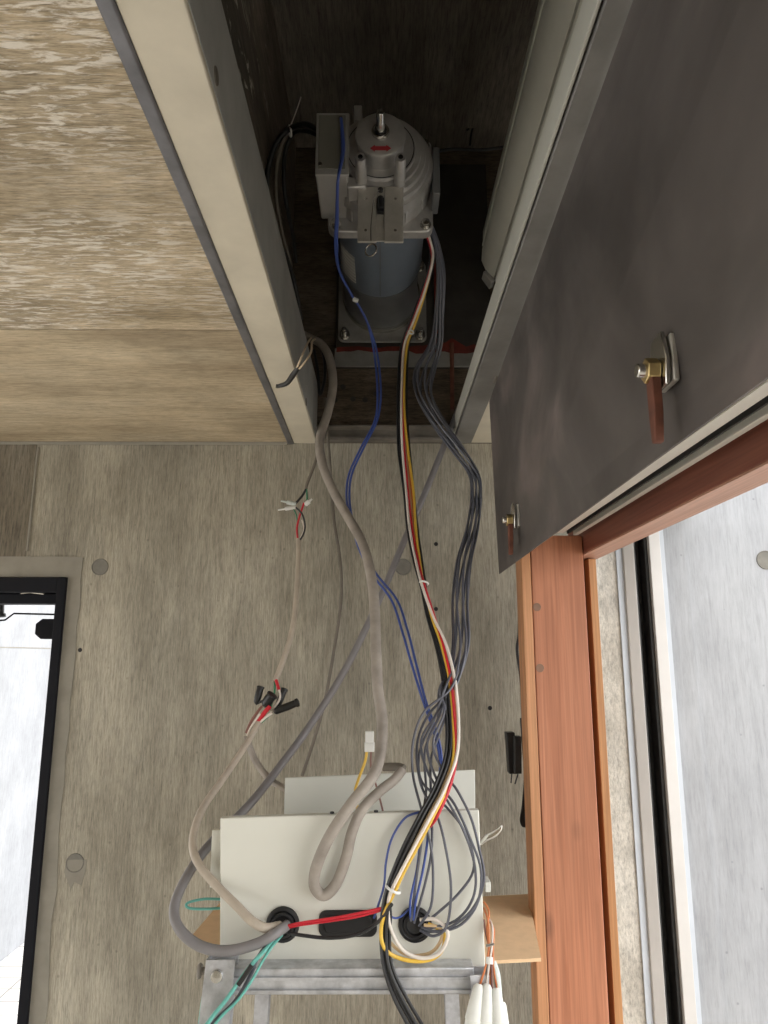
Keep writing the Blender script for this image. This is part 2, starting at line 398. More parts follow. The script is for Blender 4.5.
# black steel door frame
d1 = thing('door_1', ((DX0+DX1)/2, W+.05, 0), None, None, kind='structure')
g = MB(); fx = .0165
g.box(DX1-fx, DX1, W-.01, W+.06, 0, DZ1); g.box(DX0, DX0+fx, W-.01, W+.06, 0, DZ1); g.box(DX0+fx, DX1-fx, W-.01, W+.06, DZ1-.028, DZ1)
g.box(DX1-fx-.006, DX1-fx, W+.02, W+.06, 0, DZ1-.028)
g.build('door_frame', M['blackframe'], d1, bev=.001)
g = MB(); g.box(-1.2, DX1-fx-.006, W+.018, W+.055, DZ1-.048, DZ1-.0285); g.build('closer_arm_cover', M['blackframe'], d1, bev=.002)
g = MB(); g.tube([at(44, 594, W+.012), at(30, 592.5, W+.012), at(21, 593.5, W+.012)], .0015, 6, 1); g.build('bright_strip', M['steel'], d1)
g = MB(); g.tube([at(-30, 621, W+.08), at(0, 620.5, W+.08), at(5, 620, W+.08), at(14, 613.5, W+.08), at(57, 614.5, W+.08)], .0018, 8, 1); g.build('closer_rod', M['blackframe'], d1)
g = MB(); c = at(49, 629, W+.07); pts = []
for x_, z_ in ((.022,.0195),(-.012,.0195),(-.024,.010),(-.024,-.010),(-.012,-.0195),(.022,-.0195)): pts.append((c.x+x_, c.z+z_))
g.prism(pts, 'y', W+.062, W+.085); g.build('octagonal_bracket', M['blackframe'], d1, bev=.002)
g = MB(); c = at(1, 603, W+.07)
g.lathe([(0, .012), (.018, .013), (.02, .008), (.04, .008), (.042, .011), (.048, .011)], (c.x-.004, W+.07, c.z+.02), (.1, 0, -1), 14); g.build('closer_spring', M['tape'], d1)
c = at(50, 674, W-.005); MB().box(c.x-.0035, c.x+.001, W+.015, W+.05, c.z-.028, c.z+.03).build('strike_plate', M['bar'], d1)

# exterior: reveal concrete, wing wall
def xa(px, Y): return at(px, 800, Y).x
YR = 1.40
g = MB(); g.box(.402, xa(632, YR), YR, YR+.3, 0, R(.45)); g.build('wall_reveal', M['reveal'], struct=True, smooth=False)
g = MB(); g.box(xa(684, YR), xa(708, YR), YR+.004, YR+.3, 0, R(.5)); g.box(xa(708, YR)+.002, 3.2, YR+.009, YR+.3, 0, R(1.6))
wo = g.build('wall_outdoor_right', M['ext'], struct=True, smooth=False)
plug(766, 560, YR+.009, wo, .0185)
# shutter guide rail
gr_ = thing('shutter_guide_rail', (xa(657, YR), YR, 0), 'white aluminium shutter guide rail with a black slot, upright on the outdoor reveal', 'guide rail')
x = [xa(p, YR) for p in (631.5, 638, 648.5, 665, 678, 684.5)]
zt = R(.42)
MB().box(x[0], x[1], YR-.004, YR+.02, 0, zt).build('sealant_strip', M['rail_blue'], gr_)
g = MB(); g.prism([(x[1], YR-.010), (x[2], YR-.016), (x[2], YR+.03), (x[1], YR+.03)], 'z', 0, zt); g.build('inner_flange', M['rail'], gr_, bev=.0012)
g = MB(); g.prism([(x[3], YR-.016), (x[4], YR-.010), (x[4], YR+.03), (x[3], YR+.03)], 'z', 0, zt); g.build('outer_flange', M['rail'], gr_, bev=.0012)
MB().box(x[2], x[3], YR+.028, YR+.04, 0, zt).build('slot_back', M['slot'], gr_)
MB().box(x[2]+.0005, x[2]+.006, YR-.006, YR+.027, 0, zt).build('slot_seal', M['slot'], gr_)
MB().box(x[3]-.006, x[3]-.0005, YR-.006, YR+.027, 0, zt).build('slot_seal', M['slot'], gr_)
MB().box(x[4], x[5]-.001, YR-.002, YR+.02, 0, zt).build('sealant_strip', M['rail_blue'], gr_)

# timber frame: post, head, stop
YP = 1.125
tf = thing('timber_frame', (.28, YP, 0), 'red-brown stained timber door frame with an upright post and head at the right', 'door frame')
xe0 = at(527, 720, YP).x; xe1 = at(537.5, 720, YP).x; xp1 = at(592.5, 720, YP).x
zp = R(.19)
MB().box(xe1, xp1, YP, YP+.045, 0, zp).build('post', M['wood'], tf, bev=.0015)
MB().box(xe0, xe1-.0006, YP, YP+.045, 0, zp).build('edge_strip', M['wood_edge'], tf, bev=.0015)
for px, py in ((537, 607), (540, 668)):
    c = at(px, py, YP); g = MB(); g.lathe([(0, .0065), (.0006, .0062)], (c.x, YP, c.z), (0, -1, 0), 20); g.build('dowel_plug', M['knot'], tf)
xs0 = at(597.5, 720, YP+.04).x; xs1 = at(605.5, 720, YP+.04).x
MB().box(xp1-.02, xs0-.0005, YP+.10, YP+.115, 0, R(.159)).build('rebate_shade', M['wood_head'], tf)  # dark wood colour stands in for the shadow in the gap
MB().box(xp1-.02, xp1-.001, YP+.046, YP+.0995, 0, R(.159)).build('backing_strip', M['wood_head'], tf)
MB().box(xs0, xs1, YP+.04, YP+.0995, 0, R(.158)).build('stop_strip', M['wood_stop'], tf, bev=.001)
xh0 = .3265; xh1 = .3610
g = MB(); g.box(xh0, xh1, -1.4, YP+.09, R(.1622), R(.215))
hd = g.build('head', M['wood_head'], tf, bev=.001)
MB().box(xh0+.0015, xh1+.003, -1.4, YP+.09, R(.1597), R(.1620)).build('head_underside', M['wood_under'], hd)

# white aluminium trims under the shutter case
g = MB(); g.prism([(.268, R(.1935)), (.2935, R(.1935)), (.2935, R(.197)), (.280, R(.197)), (.280, R(.202)), (.268, R(.202))], 'y', -1.4, YP-.001)
g.box(.276, .2785, -1.4, YP-.001, R(.1915), R(.1934))
lr = thing('lintel_rail', (.295, 0, R(.19)), 'pair of white aluminium rails with a dark slot running above the timber head', 'rail')
g.build('rail_left', M['trimwhite'], lr)
g = MB(); g.box(.310, .3178, -1.4, YP-.001, R(.190), R(.1985)); g.build('rail_right', M['trimwhite'], lr, bev=.001)
MB().box(.2936, .3099, -1.4, YP-.002, R(.198), R(.204)).build('slot_strip', M['slot'], lr)
MB().box(.300, .3025, -1.4, YP-.002, R(.1925), R(.1979)).build('brush_seal', M['slot'], lr)

# ------------------------------------------------------------------ steel access panel
XP = .185
pn = thing('access_panel', (XP, .5, R(.125)), 'dark sheet-steel shutter case panel hanging beside the ceiling recess', 'panel')
g = MB(); yb = atX(499, 574, XP)
def xt(y): return .1615 + (y-.38)*.0245
y0_ = -.35; zt_ = ZC-.0015
def xb(y): return .1765 + (y-.25)*.0100
def xpan(y, z): return xb(y) + (xt(y)-xb(y))*(z-yb.z)/(ZC-yb.z)
vs = [(xb(y0_), y0_, yb.z), (xb(yb.y), yb.y, yb.z), (xt(yb.y+.008), yb.y+.008, zt_), (xt(y0_), y0_, zt_)]
g.add(vs + [(x_+.0016, y_, z_) for x_, y_, z_ in vs],
      [(0,1,2,3), (7,6,5,4), (0,4,5,1), (1,5,6,2), (2,6,7,3), (3,7,4,0)])
g.build('sheet', M['sheet'], pn)
def turn_latch(px, py, tilt):
    c = atX(px, py, XP)
    for _ in range(6): X0 = xpan(c.y, c.z); c = atX(px, py, X0)
    lt = MB()
    lt.box(X0-.004, X0-.0002, c.y-.011, c.y+.011, c.z-.010, c.z+.020)
    o = lt.build('turn_latch', M['bracket'], pn, bev=.001)
    g = MB(); g.prism([(c.y-.010, c.z-.012), (c.y-.0125, c.z+.004), (c.y-.008, c.z+.022), (c.y+.008, c.z+.022), (c.y+.0125, c.z+.004), (c.y+.010, c.z-.012)], 'x', X0-.0085, X0-.006); g.build('washer_plate', M['steel'], o, bev=.0006)
    g = MB(); g.lathe([(0, .0078), (.0075, .0078)], (X0-.0165, c.y, c.z), (1, 0, 0), 6); g.build('hex_nut', M['zinc'], o, bev=.0006)
    g = MB(); g.cyl((X0-.0215, c.y, c.z), (X0+.001, c.y, c.z), .0044, 16); g.build('bolt', M['steel'], o, bev=.0008)
    g = MB()
    L = .045
    g.prism([(c.y-.005, c.z), (c.y+.005, c.z), (c.y+.0045+tilt*.6, c.z-L*.6), (c.y+.003+tilt, c.z-L), (c.y-.002+tilt, c.z-L), (c.y-.0048+tilt*.4, c.z-L*.6)], 'x', X0-.0145, X0-.0088)
    g.build('rusty_tongue', M['rust'], o, bev=.0008)
turn_latch(672, 371, .0); turn_latch(519, 520, .004)
def edge_clip(px, py, py2):
    a = atX(px, py, .176); b2 = atX(px-6, py2, .176)
    cz = (a.z+b2.z)/2; cy = (a.y+b2.y)/2
    X1 = xpan(cy, cz)
    g = MB(); g.box(X1-.004, X1-.0002, cy-.014, cy+.014, cz-.008, cz+.007)
    o = g.build('edge_clip', M['bar'], pn, bev=.0008)
    for s_ in (-1, 1):
        g = MB(); g.lathe([(0, .0036), (.003, .0032)], (X1-.004, cy+s_*.009, cz), (-1, 0, 0), 10); g.build('screw', M['steel'], o)
edge_clip(549, 226, 250); edge_clip(499, 366, 384)

# ------------------------------------------------------------------ rolled shutter
cx, cz, rr = .272, R(.682), .098
sr = thing('rolled_shutter', (cx, .1, cz-rr), 'rolled-up pale grey slatted shutter inside the recess, right of the motor', 'shutter')
prof = []
NS = 8
for k in range(NS):
    a0 = 2*PI*k/NS - .025
    for t, dr in ((0, -.009), (.03, .0), (.30, .0040), (.60, .0035), (.80, .0), (.825, -.009), (.85, .0), (.95, .0005), (.975, -.009)):
        a = a0 + t*2*PI/NS; prof.append((cx + (rr+dr)*math.cos(a), cz + (rr+dr)*math.sin(a)))
g = MB(); g.prism(prof, 'y', -1.3, 1.10); g.build('slat_curtain', M['shutter'], sr)
g = MB(); g.lathe([(0, rr*.86), (.012, rr*.86), (.014, rr*.80)], (cx, 1.10, cz), (0, 1, 0), 30); g.build('end_disc', M['dkgrey'], sr)
g = MB(); g.box(-.012, .012, -.012, .012, -.004, .004, Matrix.Translation(Vector((cx-.088, 1.108, cz-.052))) @ Matrix.Rotation(1.0, 4, 'Y')); g.build('end_lock', M['plategrey'], sr, bev=.001)
g = MB(); g.cyl((cx, 1.1145, cz), (cx, W-.012, cz), .022, 20); g.build('shaft', M['dkgrey'], sr)

# ------------------------------------------------------------------ motor
MX, MZ = .0, R(.718)
mp_ = thing('mounting_plate', (.05, W-.01, R(.575)), 'dark steel plate with red oxide edge behind the motor', 'plate')
MB().box(-.090, .225, W-.012, W-.001, R(.568), R(1.03)).build('plate', M['darkplate'], mp_, bev=.0015)
MB().box(-.092, .225, W-.017, W-.0125, R(.567), R(.606)).build('lower_strip', M['plategrey'], mp_, bev=.001)
g = MB(); pts = [(-.088, R(.606))]
for k in range(22): pts.append((-.088 + k*.0145, R(.6065) + .004*random.random() + (.03*random.random()*math.exp(-((k-16)/3.)**2))))
pts.append((.222, R(.606)));
for k in range(21, -1, -1): pts.append((-.088 + k*.0145, R(.602) - .008*random.random()))
g.prism(pts, 'y', W-.0176, W-.0171); g.build('red_oxide_smear', M['redox'], mp_)
MB().box(.110, .116, W-.020, W-.0125, R(.64), R(.80)).build('rusty_channel', M['redox'], mp_)
p = at(451, 346, W-.006); p2 = at(451, 410, W-.006)
g = MB(); g.cyl((p.x, W-.020, p.z), (p.x, W-.006, p2.z), .0045, 10); tag(g.build('rusty_rod', M['rust']), 'thin rust-red steel rod standing below the motor mounting plate', 'rod')

mo_ = thing('gear_motor', (MX, 1.1, MZ-.09), 'grey cast gear motor with a blue-grey body mounted high in the recess', 'motor')
def lat(prof, n=48, dz=0, dx=0):
    g = MB(); g.lathe([(y - prof[0][0], r) for y, r in prof], (MX+dx, prof[0][0], MZ+dz), (0, 1, 0), n); return g
lat([(1.315, .0785), (1.3265, .0785)], dz=-.004, dx=.002).build('base_ring', M['steel'], mo_)
g = MB(); hw = .089
def rrect(cx_, cz_, hx, hz, r, n=5):
    o = []
    for sx, sz, a0 in ((1, 1, 0), (-1, 1, 90), (-1, -1, 180), (1, -1, 270)):
        for k in range(n+1):
            a = math.radians(a0 + 90*k/n); o.append((cx_+sx*(hx-r)+r*math.cos(a), cz_+sz*(hz-r)+r*math.sin(a)))
    return o
g.prism(rrect(MX+.004, MZ-.012, hw, hw, .012), 'y', W-.0225, W-.0178); bp = g.build('base_plate', M['plategrey'], mo_, bev=.001)
for sx in (-1, 1):
    for sz in (-1, 1):
        c = Vector((MX+.004+sx*.0755, W-.0225, MZ-.012+sz*.0755)); g = MB()
        g.lathe([(0, .0105), (.003, .0105), (.003, .0085), (.010, .0085), (.010, .0095), (.0125, .0095), (.0125, .0048), (.030, .0048), (.031, .004)], c, (0, -1, 0), 6 if False else 14)
        g.build('anchor_bolt', M['steel'], mo_)
lat([(1.197, .0725), (1.215, .0705), (1.29, .0715), (1.3145, .0755)], dz=-.002, dx=.001).build('rear_housing', M['dkgrey'], mo_)
g = lat([(1.0, .0750), (1.190, .0750), (1.197, .0735)]); body = g.build('body', M['blue_body'], mo_)
MB().box(MX-.0012, MX+.0002, 1.002, 1.19, MZ-.0757, MZ-.070).build('body_seam', M['dkgrey'], body)
g = MB(); vs = []; fs = []
for i in range(9):
    a = math.radians(207 + i*3.4)
    for y_ in (1.085, 1.170): vs.append((MX + .0755*math.cos(a), y_, MZ + .0755*math.sin(a)))
for i in range(9):
    a = math.radians(207 + i*3.4)
    for y_ in (1.085, 1.170): vs.append((MX + .0749*math.cos(a), y_, MZ + .0749*math.sin(a)))
for i in range(8): fs += [(2*i, 2*i+1, 2*i+3, 2*i+2), (18+2*i, 18+2*i+2, 18+2*i+3, 18+2*i+1)]
fs += [(0, 18, 19, 1), (16, 17, 35, 34)]
g.add(vs, fs); g.build('rating_label', M['label'], body)
g = MB(); g.prism(rrect(MX, MZ, .081, .081, .014), 'y', .981, 1.0); fl = g.build('square_flange', M['alu'], mo_, bev=.002)
for sx in (-1, 1):
    for sz in (-1, 1):
        g = MB(); g.lathe([(0, .0085), (.002, .0085), (.002, .0062), (.009, .0062), (.0095, .005)], (MX+sx*.069, .981, MZ+sz*.069), (0, -1, 0), 14); g.build('cap_screw', M['steel'], fl)
        if sz > 0: continue
cas = lat([(.8995, .0330), (.899, .0505), (.9005, .0515), (.9040, .0518), (.9050, .0585), (.9115, .0590), (.9125, .0655), (.9200, .0665), (.9215, .0715), (.9300, .0722), (.9320, .0775), (.952, .0790), (.9525, .0765), (.981, .0780)], 64).build('gear_case', M['alu'], mo_)
for k, (a, r0) in enumerate(((118, .060), (15, .074), (-42, .07), (222, .07))):
    ar = math.radians(a); c = Vector((MX + (r0+.012)*math.cos(ar), 0, MZ + (r0+.012)*math.sin(ar)))
    if k in (0,):
        MB().box(c.x-.006, c.x+.006, .915, .945, MZ+.060, MZ+.0855).build('lifting_lug', M['alu'], cas, bev=.0015)
for a in (-60, -35, -125, -150):
    ar = math.radians(a); d = Vector((math.cos(ar), 0, math.sin(ar)))
    g = MB(); sd = Vector((-d.z, 0, d.x))*.0022
    p = [Vector((MX, 0, MZ)) + d*.060, Vector((MX, 0, MZ)) + d*.0795]
    vs = [Vector((p[0].x, .918, p[0].z))-sd, Vector((p[1].x, .950, p[1].z))-sd, Vector((p[1].x, .980, p[1].z))-sd, Vector((p[0].x, .980, p[0].z))-sd]
    vs += [v + sd*2 for v in vs]
    g.add(vs, [(0,1,2,3), (7,6,5,4), (0,4,5,1), (1,5,6,2), (2,6,7,3), (3,7,4,0)]); g.build('cooling_rib', M['alu'], cas, bev=.0006)
MB().box(MX+.078, MX+.089, .94, .99, MZ-.045, MZ+.035).build('side_cover', M['dkgrey'], cas, bev=.002)
cap = lat([(.8675, .0125), (.8668, .0130), (.8665, .0315), (.8685, .0350), (.872, .0355), (.8725, .0340), (.8995, .0325), (.900, .0370), (.906, .0375)], dz=-.003).build('shaft_cap', M['alu'], mo_)
lat([(.864, .0085), (.8635, .0120), (.8655, .0128), (.8674, .0128)], 24).build('shaft_bearing', M['steel'], mo_)
lat([(.8628, .0062), (.8627, .0084), (.8634, .0084)], 24).build('shaft_seal', M['black'], mo_)
sh = MB(); sh.lathe([(0, .0052), (.0015, .0062), (.040, .0062)], (MX, .828, MZ), (0, 1, 0), 20); sh.build('output_shaft', M['steel'], mo_)
# red arrow sticker wrapped on the cap chamfer (front face, below the shaft)
g = MB(); yy = .8676
zc_ = MZ-.0268; pts = [(MX-.0145, zc_), (MX-.008, zc_+.0052), (MX-.008, zc_+.003), (MX+.008, zc_+.003), (MX+.008, zc_+.0052), (MX+.0145, zc_), (MX+.008, zc_-.0052), (MX+.008, zc_-.003), (MX-.008, zc_-.003), (MX-.008, zc_-.0052)]
g.prism(pts, 'y', .8657, .8667); g.build('rotation_arrow', plain('red_arrow_print', (.38,.03,.04), .5), cap)
g = MB(); g.lathe([(0, .0490), (-.0005, .0486), (-.0005, .0480), (0, .0476)], (MX, .8990, MZ), (0, 1, 0), 64, cap=False); g.build('face_groove', M['black'], cas)
# terminal box
tb = MB(); tb.box(-.0915, -.046, .884, .985, R(.661), R(.757)); to = tb.build('terminal_box', M['terminal'], mo_, bev=.0025)
MB().box(-.0915, -.0445, .8795, .8835, R(.659), R(.759)).build('box_rim', M['terminal'], to, bev=.001)
ld = MB().box(-.0875, -.0495, .8775, .8790, R(.668), R(.754)).build('box_lid', M['lid'], to, bev=.0005)
for x_, z_ in ((-.0565, .748), (-.0845, .674)):
    g = MB(); g.lathe([(0, .0033), (.002, .0028)], (x_, .8775, R(z_)), (0, -1, 0), 12); g.build('lid_screw', M['steel'], to)
MB().box(-.0480, -.020, .90, .975, R(.655), R(.672)).build('conduit_neck', M['alu'], to, bev=.002)
# brake release bracket
g = MB(); hx = .0325; yb_ = .905; za, zb = R(.660), R(.572)
sl = .0055
g.box(MX-hx, MX-sl, yb_, yb_+.004, zb, za); g.box(MX+sl, MX+hx, yb_, yb_+.004, zb, za)
g.box(MX-sl, MX+sl, yb_, yb_+.004, R(.643), za); g.box(MX-sl-.001, MX+sl+.001, yb_+.0045, yb_+.007, zb+.004, R(.645))
bk = g.build('brake_bracket', M['bracket'], mo_, bev=.0008)
MB().box(MX-.022, MX+.022, yb_+.0072, .981, R(.625), R(.655)).build('bracket_arm', M['alu'], bk)
for x_, z_ in ((-.021, .640), (.021, .640), (-.021, .590), (.021, .590)):
    g = MB(); g.lathe([(0, .0022), (.0008, .002)], (MX+x_, yb_, R(z_)), (0, -1, 0), 10); g.build('rivet', M['steel'], bk)
g = MB(); g.lathe([(0, .0040), (.003, .0040), (.004, .002)], (MX, yb_, R(.653)), (0, -1, 0), 12); g.build('pivot_pin', M['w_black'], bk)
g = MB(); g.box(MX-.0048, MX+.0048, yb_-.003, yb_+.004, R(.618), R(.640)); g.cyl((MX, yb_-.004, R(.640)), (MX, yb_-.004, R(.622)), .004, 10); g.build('brake_lever', M['black'], bk)
for sx in (-1, 1):
    g = MB(); g.lathe([(0, .0035), (.0, .0068), (.002, .0075), (.060, .0085)], (MX+sx*.0275, .853, R(.667)), (0, 1, -.02), 18); o = g.build('bracket_boss', M['alu'], mo_)
    g = MB(); g.lathe([(0, .0036), (.001, .003)], (MX+sx*.0275, .8522, R(.667)), (0, -1, 0), 12); g.build('boss_hole', M['black'], o)
MB().box(MX-.019, MX+.019, .908, .93, R(.655), R(.675)).build('brake_window', M['black'], mo_, bev=.001)
for sx in (-1, 1): MB().box(MX+sx*.008-.005, MX+sx*.008+.005, .9055, .9078, R(.661), R(.672)).build('window_insert', M['clear'], mo_)
g = MB(); c = at(371, 250, .893); g.torus((c.x, c.y, c.z), (.45, 1, .1), .0085, .0011, 28, 8); g.build('pull_ring', M['steel'], bk)
g = MB(); g.tube([at(379, 190, .9), at(374, 200, .895), at(371, 225, .893), at(371, 241, .893)], .0007, 6, 5); g.build('pull_wire', M['steel'], bk)

# ------------------------------------------------------------------ stepladder
ZL = R(-.385)
la = thing('stepladder', (-.04, 1.0, 0), 'scratched aluminium stepladder carrying the beige control box', 'ladder')
fl_ = at(222, 968, .925); f2 = at(472, 968, .925)
zb0 = at(300, 968, .925).z; zb1 = at(300, 995, .925).z
g = MB(); xl0, xl1 = -.190, .117
g.prism([(.925, zb1), (.940, zb1-.002), (1.13, zb0-.006), (1.13, zb0), (.925, zb0)], 'x', xl0+.012, xl1-.006)
g.build('top_step', M['ladder'], la, bev=.0015)
g = MB(); g.box(xl0+.012, xl1-.006, .9215, .9248, zb0-.012, zb0-.009); g.box(xl0+.012, xl1-.006, .9215, .9248, zb1+.003, zb1+.006); g.build('step_ridge', M['ladder'], la)
def rail(xt, yt, xb, yb2, wx, wy, ztop, side):
    g = MB()
    a = Vector((xt, yt, ztop)); b2 = Vector((xb, yb2, 0.0))
    def bx(x0, x1, y0, y1):
        vs = [Vector((p.x+x, p.y+y, p.z)) for p in (b2, a) for x, y in ((x0, y0), (x1, y0), (x1, y1), (x0, y1))]
        g.add(vs, [(0,3,2,1),(4,5,6,7),(0,1,5,4),(1,2,6,5),(2,3,7,6),(3,0,4,7)])
    bx(0, wx, 0, .002); bx(0 if side < 0 else wx-.002, .002 if side < 0 else wx, .002, wy); bx(0, wx, wy, wy+.002)
    o = g.build('rail', M['ladder'], la)
    return o
zr = at(215, 958, .92).z
rail(xl0-.012, .914, xl0-.075, .62, .034, .024, zr, -1)
rail(xl1-.012, .914, xl1+.050, .62, .026, .024, zb0-.004, 1)
rail(xl0+.020, 1.10, xl0-.06, 1.32, .020, .018, zb0-.008, -1)
rail(xl1-.03, 1.10, xl1+.04, 1.32, .020, .018, zb0-.008, 1)
for k, z_ in enumerate((1.15, .86, .57, .28)):
    t = 1-z_/zr; xx0 = xl0-.012-.063*t+.034; xx1 = xl1-.012+.062*t; yy0 = .914-.294*t
    MB().box(xx0-.03, xx1+.02, yy0+.004, yy0+.075, z_-.028, z_).build('step', M['ladder'], la, bev=.002)
for px, py in ((217.5, 975),):
    c = at(px, py, .913); g = MB(); g.lathe([(0, .0072), (.003, .0072), (.0045, .0065), (.0055, .003)], (c.x, .914-.294*(zr-c.z)/zr+.0005, c.z), (0, -1, 0), 18); g.build('rivet', M['steel'], la)
c = at(198, 971, .93); c2 = at(208, 971, .93)
g = MB(); g.lathe([(0, .0075), (.002, .0085), (.004, .0075), (.004, .0042), (.018, .0042)], c, (1, 0, 0), 16); g.build('lock_knob', M['bar'], la)

# cardboard on the ladder top, under the box
q = [at(541, 958, .935), at(528, 894, 1.16), at(500, 896, 1.16)]
zcard = at(541, 957, .94).z
def atZ(px, py, Z):
    r = ray(px, py); k_ = (Z-H)/r[2]; return (r[0]*k_, r[1]*k_)
zcd = R(-.3725)
poly = [atZ(541, 958, zcd), atZ(528, 894, zcd), atZ(470, 897, zcd), atZ(222, 900, zcd), atZ(188, 940, zcd), atZ(240, 962, zcd), atZ(480, 961, zcd)]
g = MB(); g.prism(poly, 'z', zcd-.004, zcd); tag(g.build('cardboard_sheet', M['card']), 'tan cardboard sheet lying under the beige control box on the ladder', 'cardboard')

# ------------------------------------------------------------------ control box
YB = .95
A = [at(220, 818, YB), at(479, 810, YB), at(485.5, 965, YB), at(220, 966, YB)]
cb = thing('control_box', (-.035, 1.0, R(-.372)), 'beige steel control box with round black grommets standing on the stepladder', 'control box')
zbm = zcd + .0005
def P2(v): return (v.x, v.z)
pol = [P2(A[0]), P2(A[1]), (A[2].x, zbm), (A[3].x, zbm)]
g = MB(); g.prism(pol, 'y', YB, YB+.012); cover = g.build('cover', M['box'], cb, bev=.0015)
B = [at(285, 778, 1.06), at(475, 770, 1.06)]
g = MB(); g.prism([P2(B[0]), P2(B[1]), (B[1].x-.004, zbm), (B[0].x, zbm)], 'y', 1.06, 1.064)
g.box(B[0].x+.001, B[1].x-.006, YB+.0125, 1.0595, zbm, zbm+.003)
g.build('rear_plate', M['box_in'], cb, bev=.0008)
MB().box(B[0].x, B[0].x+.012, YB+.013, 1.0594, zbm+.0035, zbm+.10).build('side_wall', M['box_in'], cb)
c = at(216, 858, .975); g = MB(); g.box(c.x-.006, A[0].x+.02, .972, .980, c.z-.034, c.z+.034); g.build('hinge_leaf', M['box'], cb, bev=.001)
for px, py in ((332, 815), (376, 813.5)):
    c = at(px, py, YB+.006); g = MB(); g.lathe([(0, .003), (.0022, .0026)], (c.x, YB+.006, at(px, py, YB).z+.0005), (0, 0, 1), 10); g.build('edge_screw', M['black'], cover)
def grommet(px, py, name='round_grommet'):
    c = at(px, py, YB)
    g = MB(); g.lathe([(0, .0200), (.002, .0205), (.0040, .0195), (.0048, .0165), (.0040, .0150), (.0065, .0140), (.0070, .0115), (.0030, .0100), (.0028, .0088)], (c.x, YB, c.z), (0, -1, 0), 36)
    return g.build(name, M['black'], cover)
grommet(283, 924); grommet(415, 924)
c = at(348, 923, YB)
g = MB(); g.prism(rrect(c.x, c.z, .0355, .0150, .009), 'y', YB-.003, YB); g.prism(rrect(c.x, c.z, .0290, .0095, .006), 'y', YB-.0055, YB-.003); g.build('oval_grommet', M['black'], cover, bev=.0012)
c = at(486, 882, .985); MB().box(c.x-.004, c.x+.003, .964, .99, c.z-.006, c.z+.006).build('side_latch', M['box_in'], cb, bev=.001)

# ------------------------------------------------------------------ cables and wires
def pts(L): return [at(*p) for p in L]
def wire(name, L, r, mat, label=None, cat='wire', group=None, parent=None, n=10, sub=6, flat=1.0):
    g = MB(); g.tube(pts(L) if len(L[0]) == 3 and not isinstance(L[0], Vector) else L, r, n, sub, flat)
    o = g.build(name, M[mat], parent)
    if parent is None: tag(o, label, cat, group)
    return o

# thick dusty cable with hanging loop
L = [(300,333,1.31),(310,338,1.30),(322,345,1.29),(330,360,1.28),(333,385,1.28),(328,412,1.28),(320,438,1.27),(322,462,1.25),(333,490,1.23),(348,517,1.20),(361,540,1.17),(369,565,1.14),(374,600,1.10),(376,650,1.05),(378,690,1.02),(382,718,1.0),(381,750,.97),(373,776,.94),(352,803,.925),(331,834,.92),(318,862,.925),(314,882,.93),(319,893,.935),(327,894,.935),(337,882,.935),(346,858,.935),(352,832,.935),(362,810,.94),(379,792,.95),(394,780,.96),(402,770,.97)]
tk = thing('thick_cable', tuple(at(327, 894, .93)), 'thick dusty grey cable hanging from the recess in a long loop before the box', 'cable')
wire('jacket', L, [.0075,.0082,.0085,.0082,.0078,.0072,.0070,.0068,.0066,.0062], 'pvc_dust', parent=tk, n=14)
wire('taped_end', [(403,769,.97),(398,767,.98),(384,767,.99)], .0062, 'pvc_dim', parent=tk, flat=.6)
wire('thin_dark_cable', [(317,340,1.31),(323,352,1.31),(325,375,1.31),(320,395,1.31),(318,372,1.31),(314,350,1.31)], .003, 'w_black', 'short black cable loop beside the left steel web, behind the thick dusty cable', 'cable')
wire('thin_flat_cable', [(325,398,1.325),(328,440,1.318),(331,480,1.335),(334,520,1.335),(340,560,1.335),(341,600,1.335),(334,650,1.335),(325,700,1.33),(314,740,1.33),(302,776,1.33)], .003, 'pvc_dim', 'thin brown-grey cable running down the back wall left of the thick loop', 'cable')
# big smooth grey conduit
wire('grey_conduit', [(492,358,1.31),(478,376,1.30),(462,402,1.29),(448,436,1.28),(427,488,1.27),(402,546,1.26),(380,598,1.25),(346,668,1.23),(311,724,1.20),(281,765,1.15),(250,804,1.08),(216,838,1.02),(196,862,.99),(180,890,.96),(174,912,.94),(181,931,.925),(200,946,.92),(226,951,.915),(256,944,.915),(276,933,.92),(287,925,.938)], [.0055,.0060,.0062,.0062,.0060], 'pvc_grey', 'smooth grey round cable slanting down leftward and looping into the left grommet', 'cable', n=14)
# spliced cable on the left
sp = thing('spliced_cable', tuple(at(283, 924, .93)), 'tan multicore cable with taped splices, left of the loop, ending at left grommet', 'cable')
wire('upper_sheath', [(319,450,1.29),(314,466,1.29),(307,484,1.29),(306,489,1.29)], .0028, 'pvc_dim', parent=sp)
wire('core_black', [(306,489,1.29),(302,496,1.288),(295,504,1.285)], .0022, 'w_black', parent=sp)
wire('core_dark', [(306.5,489,1.29),(307,497,1.288),(307,501,1.285)], .0016, 'w_green', parent=sp)
for (x0, y0, x1, y1, m_, rr_) in ((296,504,281,501,'clear',.004), (296,507,278,510,'white',.0038), (305,505,312,499,'white',.0045)):
    o = MB(); a = at(x0, y0, 1.283); b2 = at(x1, y1, 1.283); L_ = (b2-a).length
    o.lathe([(0, rr_*.7), (.002, rr_), (L_*.6, rr_), (L_*.62, rr_*.55), (L_, rr_*.4)], a, b2-a, 12); o.build('crimp_connector', M[m_], sp)
wire('core_red', [(304,503,1.283),(300,515,1.28),(297,528,1.28),(298,541,1.28)], .0019, 'w_red', parent=sp)
wire('core_white', [(302,520,1.284),(304,530,1.28),(299,541,1.282)], .0015, 'w_white', parent=sp)
